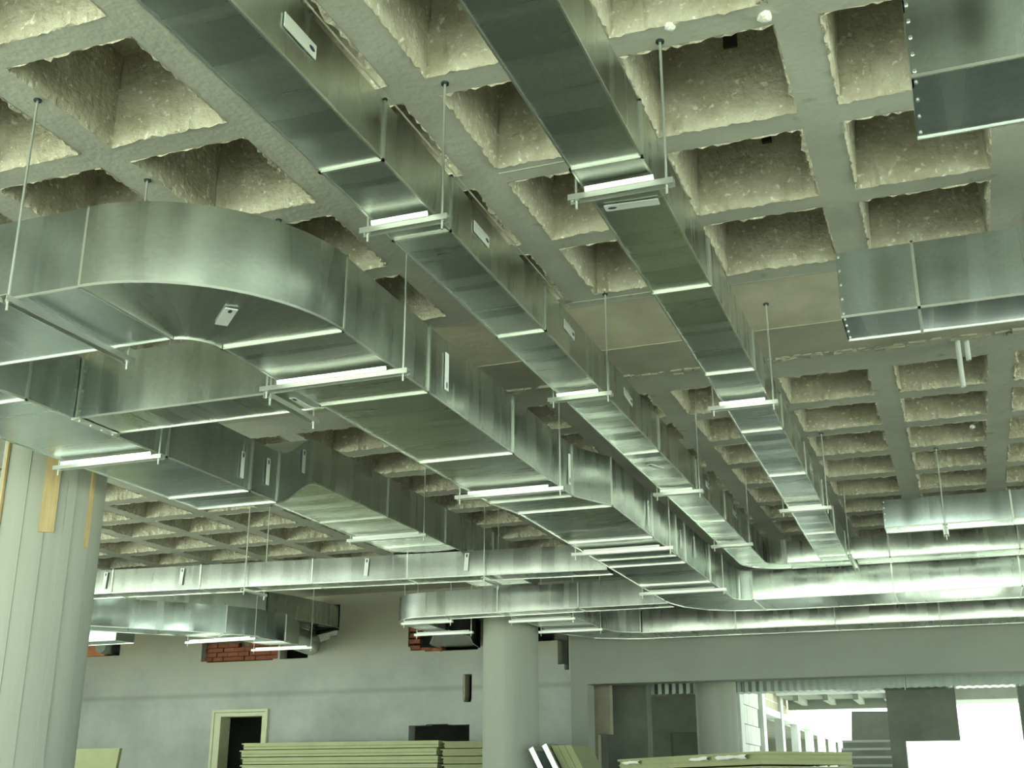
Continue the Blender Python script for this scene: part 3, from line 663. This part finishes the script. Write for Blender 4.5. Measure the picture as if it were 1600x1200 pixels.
# ---------------------------------------------------------------- beyond the wide opening
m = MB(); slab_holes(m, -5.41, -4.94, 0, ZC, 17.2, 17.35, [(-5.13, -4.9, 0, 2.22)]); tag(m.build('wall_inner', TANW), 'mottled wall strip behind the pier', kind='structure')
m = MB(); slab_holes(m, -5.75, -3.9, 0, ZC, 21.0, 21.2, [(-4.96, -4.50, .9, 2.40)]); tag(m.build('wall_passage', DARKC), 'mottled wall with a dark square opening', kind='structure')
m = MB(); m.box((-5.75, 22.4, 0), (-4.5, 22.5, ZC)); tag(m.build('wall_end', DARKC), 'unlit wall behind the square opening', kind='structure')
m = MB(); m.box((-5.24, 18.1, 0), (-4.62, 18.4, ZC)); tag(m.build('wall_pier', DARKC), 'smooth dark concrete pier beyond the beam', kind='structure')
column(-3.6, 18.3, .305, 'round grey column beyond the deep beam, left of the bright facade', ())
m = MB(); m.box((-15.4, 19.2, ZC), (RX, 22.6, ZC + .3)); tag(m.build('roof_passage', DARKC), 'slab over the passage', kind='structure')
# corrugated duct below the slab, beyond the beam
CD = empty('corrugated_duct', 'ribbed metal duct seen under the deep beam, above the bright outside', 'duct')
n = 150; P = []
for k in range(n + 1):
    x = -5.4 + 8.6 * k / n; o = .012 if k % 2 else 0
    P.append([(x, 19.0 - o, 2.90 - o), (x, 19.0 - o, 3.28), (x, 19.4, 3.28)])
m = MB(); m.grid(P, [[(p[0], p[2]) for p in r] for r in P], False, flip=True); P2 = [[(r[0][0], 19.4, r[0][2]), r[0]] for r in P]; m.grid(P2, [[(p[0], p[1]) for p in r] for r in P2], False, flip=True)
m.build('ribbed_shell', DULL, CD)
for x in (-3.3, -.9, 1.6):
    m = MB(); m.tube((x, 18.97, 2.86), (x, 18.97, ZC), .006); m.build('threaded_rod', ROD, CD)
# white colonnade facade receding outside
FA = empty('facade', 'white block facade with tall dark openings receding outside', 'building')
fx = -3.52
ypost = [19.75, 22.0, 24.2, 26.4, 28.6, 30.9, 33.2, 35.6, 38.0]
for k, y in enumerate(ypost):
    m = MB(); m.box((fx - .1, y - .15, -.05), (fx + .05, y + .15, 3.2 if k < 5 else 2.95)); m.build('post', WHITE, FA)
m = MB(); m.box((fx - .25, 22.0, 2.88), (fx, 28.5, 3.6)); m.build('spandrel', TANW, FA)
m = MB(); m.box((fx - .25, 22.0, 2.76), (fx + .03, 38, 2.88)); m.build('lintel', WHITE, FA)
for k, z in enumerate((3.03, 3.2)):
    m = MB(); m.box((fx - .01, 22.0, z), (fx + .008, 28.5, z + .012)); m.build('shadow_joint', BLOCK, FA)
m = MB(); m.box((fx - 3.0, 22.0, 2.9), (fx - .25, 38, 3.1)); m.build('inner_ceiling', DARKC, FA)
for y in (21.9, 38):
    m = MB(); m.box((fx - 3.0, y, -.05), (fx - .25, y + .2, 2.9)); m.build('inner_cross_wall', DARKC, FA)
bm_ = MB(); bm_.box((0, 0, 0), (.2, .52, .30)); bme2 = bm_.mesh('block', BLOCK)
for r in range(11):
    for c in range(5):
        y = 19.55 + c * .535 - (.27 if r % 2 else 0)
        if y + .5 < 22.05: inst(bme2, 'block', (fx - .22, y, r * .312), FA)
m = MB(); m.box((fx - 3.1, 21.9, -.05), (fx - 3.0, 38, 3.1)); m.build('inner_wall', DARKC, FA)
# pale canopy slab with joists outside
CA = empty('canopy', 'pale concrete canopy with joists over the outside walkway', 'canopy')
m = MB(); m.box((fx + .055, 23.6, 3.16), (-.9, 25.2, 3.36)); m.build('canopy_slab', BEAMC, CA)
for k in range(5):
    m = MB(); m.box((fx + .35 + k * .55, 23.6, 3.05), (fx + .45 + k * .55, 25.2, 3.16)); m.build('joist', BEAMC, CA)
m = MB(); m.box((fx + .055, 25.0, 2.98), (-.9, 25.2, 3.16)); m.build('edge_beam', BEAMC, CA)
m = MB(); m.box((fx + .055, 23.5, 3.16), (-.9, 23.598, 3.40)); m.build('fascia', WHITE, CA)
for x in (-1.42,):
    m = MB(); m.box((x - .08, 24.9, -.05), (x + .08, 25.1, 2.98)); m.build('post', WHITE, CA)
m = MB(); m.box((-.6, 21.4, 2.86), (3.4, 22.6, 3.16)); o = m.build('roof_edge', BLOCK); tag(o, 'pale slab edge outside, right of the hanging wall', kind='structure')
m = MB(); m.box((.66, 19.6, 0), (1.0, 20.0, ZC)); tag(m.build('trim_30', DARKC), 'dark jamb at the right end of the bright opening', kind='structure')
# hanging wall panel on a slim post
HP = empty('hanging_wall', 'grey wall panel hanging between two blown-out bright openings', 'wall panel', None, 'structure')
m = MB(); m.box((-1.22, 19.5, 2.155), (-.22, 19.75, ZC)); m.build('panel', DARKC, HP)
m = MB(); m.box((-1.22, 19.5, 0), (-1.0, 19.75, 2.155)); m.build('post', DARKC, HP)
# concrete stair outside
ST = empty('stair', 'grey concrete stair rising towards the hanging wall panel', 'stair')
for k in range(17):
    z = .131 * (k + 1); y = 20.9 - .27 * (16 - k)
    m = MB(); m.box((-2.06, y, z - .131 if k else -.05), (-1.24, y + .29, z)); m.build('step', STAIRC, ST)
    m = MB(); m.box((-2.05, y - .02, z - .035), (-1.24, y, z)); m.build('nosing', WHITE, ST)
m = MB(); lo = [(-2.12, 21.2, -.05), (-1.24, 21.2, -.05), (-1.24, 21.2, 2.69), (-1.90, 21.2, 2.70)]
m.grid([[Vector(p) for p in lo + lo[:1]], [Vector(p) + Vector((0, .2, 0)) for p in lo + lo[:1]]], smooth=False); m.quad(lo); m.quad([(p[0], 21.4, p[2]) for p in lo][::-1]); m.build('end_wall', STAIRC, ST)

# ---------------------------------------------------------------- things on the floor
bh_ = .10
def board_meshes(L_, W_):
    a = MB(); a.box((0, 0, 0), (L_, W_, bh_ - .012)); b = MB(); b.box((-.03, -.012, bh_ - .030), (L_ + .012, W_, bh_ - .012)); c = MB(); c.box((-.015, -.006, .03), (L_ + .006, W_, .042))
    return a, b, c
ORD = 'second third fourth fifth sixth seventh eighth ninth tenth eleventh twelfth thirteenth fourteenth fifteenth sixteenth seventeenth eighteenth nineteenth twentieth lowest'.split()
def stack(x, y, top, rz, n, L_, W_, m1, m2, glabel, lab_top, what):
    ms = [q.mesh(nm, mm) for q, nm, mm in zip(board_meshes(L_, W_), ('board_core', 'edge_lip', 'edge_groove'), (m1, m1, m2))]
    for k in range(n):
        z = top - bh_ * (n - k); f = 0 if k == n - 1 else 1
        o = inst(ms[0], 'insulated_panel', (x + f * R.uniform(-.03, .01), y + f * R.uniform(-.02, .02), z), None, rz + R.uniform(-.004, .004))
        tag(o, lab_top if k == n - 1 else '%s panel from the top of %s' % (ORD[n - 2 - k], what), 'panel', glabel)
        inst(ms[1], 'edge_lip', (0, 0, 0), o); inst(ms[2], 'edge_groove', (0, 0, 0), o)
stack(-9.90, 15.35, 2.105, 0, 21, 3.06, .95, BOARD, BOARD_EDGE, 'panels of the long stack before the door wall', 'topmost yellow-green panel of the long stack in front of the doorway', 'the long yellow-green stack by the doorway')
stack(-6.74, 15.35, 2.09, 0, 20, .80, .95, BOARD_D, BOARD_EDGE, 'panels of the short stack beside the far column', 'topmost olive panel of the short stack between long stack and far column', 'the short olive stack by the far column')
stack(-3.02, 10.8, 1.725, math.radians(-51.2), 17, 2.5, .75, BOARD_D, BOARD_EDGE, 'panels of the slanting stack under the deep beam', 'topmost panel of the slanting stack before the bright facade', 'the slanting stack before the bright facade')
# crumpled white film on the edge of the slanting stack
for k, (t, l) in enumerate(((.12, .35), (1.45, .3), (1.9, .45))):
    ca, sa = math.cos(math.radians(-51.2)), math.sin(math.radians(-51.2)); m = MB(); P = []
    for i in range(9):
        u = t + l * i / 8; P.append([(-3.02 + ca * u - sa * -v, 10.8 + sa * u + ca * -v, 1.725 - .045 + dz + R.uniform(-.004, .004)) for v, dz in ((.016, -.012), (.034 + R.uniform(0, .008), 0), (.016, .014))])
    m.grid(P); tag(m.build('plastic_film', FOAM), ('shred of white film at the left end of the slanting stack', 'middle shred of white film along the slanting stack', 'longest shred of white film along the slanting stack')[k], 'film')

# board leaning behind the front column
m = MB(); m.obox((-10.45, 12.0, 0), (.78, 0, 0), (0, .05, 0), (0, .3, 1.93)); o = m.build('leaning_board', BOARD_D); tag(o, 'single olive board standing upright right of the front column', 'board')
# window frames and a board bundle leaning against the far column
up_ = Vector((-.47, 0, .883)).normalized(); ax = Vector((.12, 1, 0)).normalized(); nn = ax.cross(up_).normalized()
if nn.x < 0: nn = -nn
for k, (x, z, y, lab) in enumerate(((-5.17, 1.93, 14.35, 'shiny window frame leaning against the far column, nearest to it'), (-4.99, 1.965, 14.33, 'second shiny window frame, leaning in front of the olive bundle'))):
    WF = empty('window_sash', lab, 'window frame', 'leaning window frames'); t = .055; wdt = .7; ht = z / up_.z
    o0 = Vector((x, y, z)) - up_ * ht
    for a, b_, nm in (((0, 0), (t, ht), 'stile'), ((wdt - t, 0), (wdt, ht), 'stile'), ((t, 0), (wdt - t, t), 'rail'), ((t, ht - t), (wdt - t, ht), 'rail')):
        m = MB(); m.obox(o0 + ax * a[0] + up_ * a[1], ax * (b_[0] - a[0]), up_ * (b_[1] - a[1]), nn * .06); m.build(nm, ALU, WF)
    m = MB(); m.obox(o0 + ax * t + up_ * t + nn * .025, ax * (wdt - 2 * t), up_ * (ht - 2 * t), nn * .008); m.build('pane', GLASS, WF)
LB = empty('leaning_bundle', 'olive board bundle leaning behind the shiny window frames', 'boards')
for k in range(3):
    o0 = Vector((-4.91 + .09 * k, 14.42, 1.975)); ht = o0.z / up_.z - .01
    m = MB(); m.obox(o0 - up_ * ht, ax * .6, up_ * ht, Vector((.085, 0, 0))); m.build('board', BOARD_D, LB)
    m = MB(); m.obox(o0 - up_ * .1 - ax * .006, ax * .006, up_ * .02, Vector((.085, 0, 0))); m.build('edge_strip', BOARD_EDGE, LB)
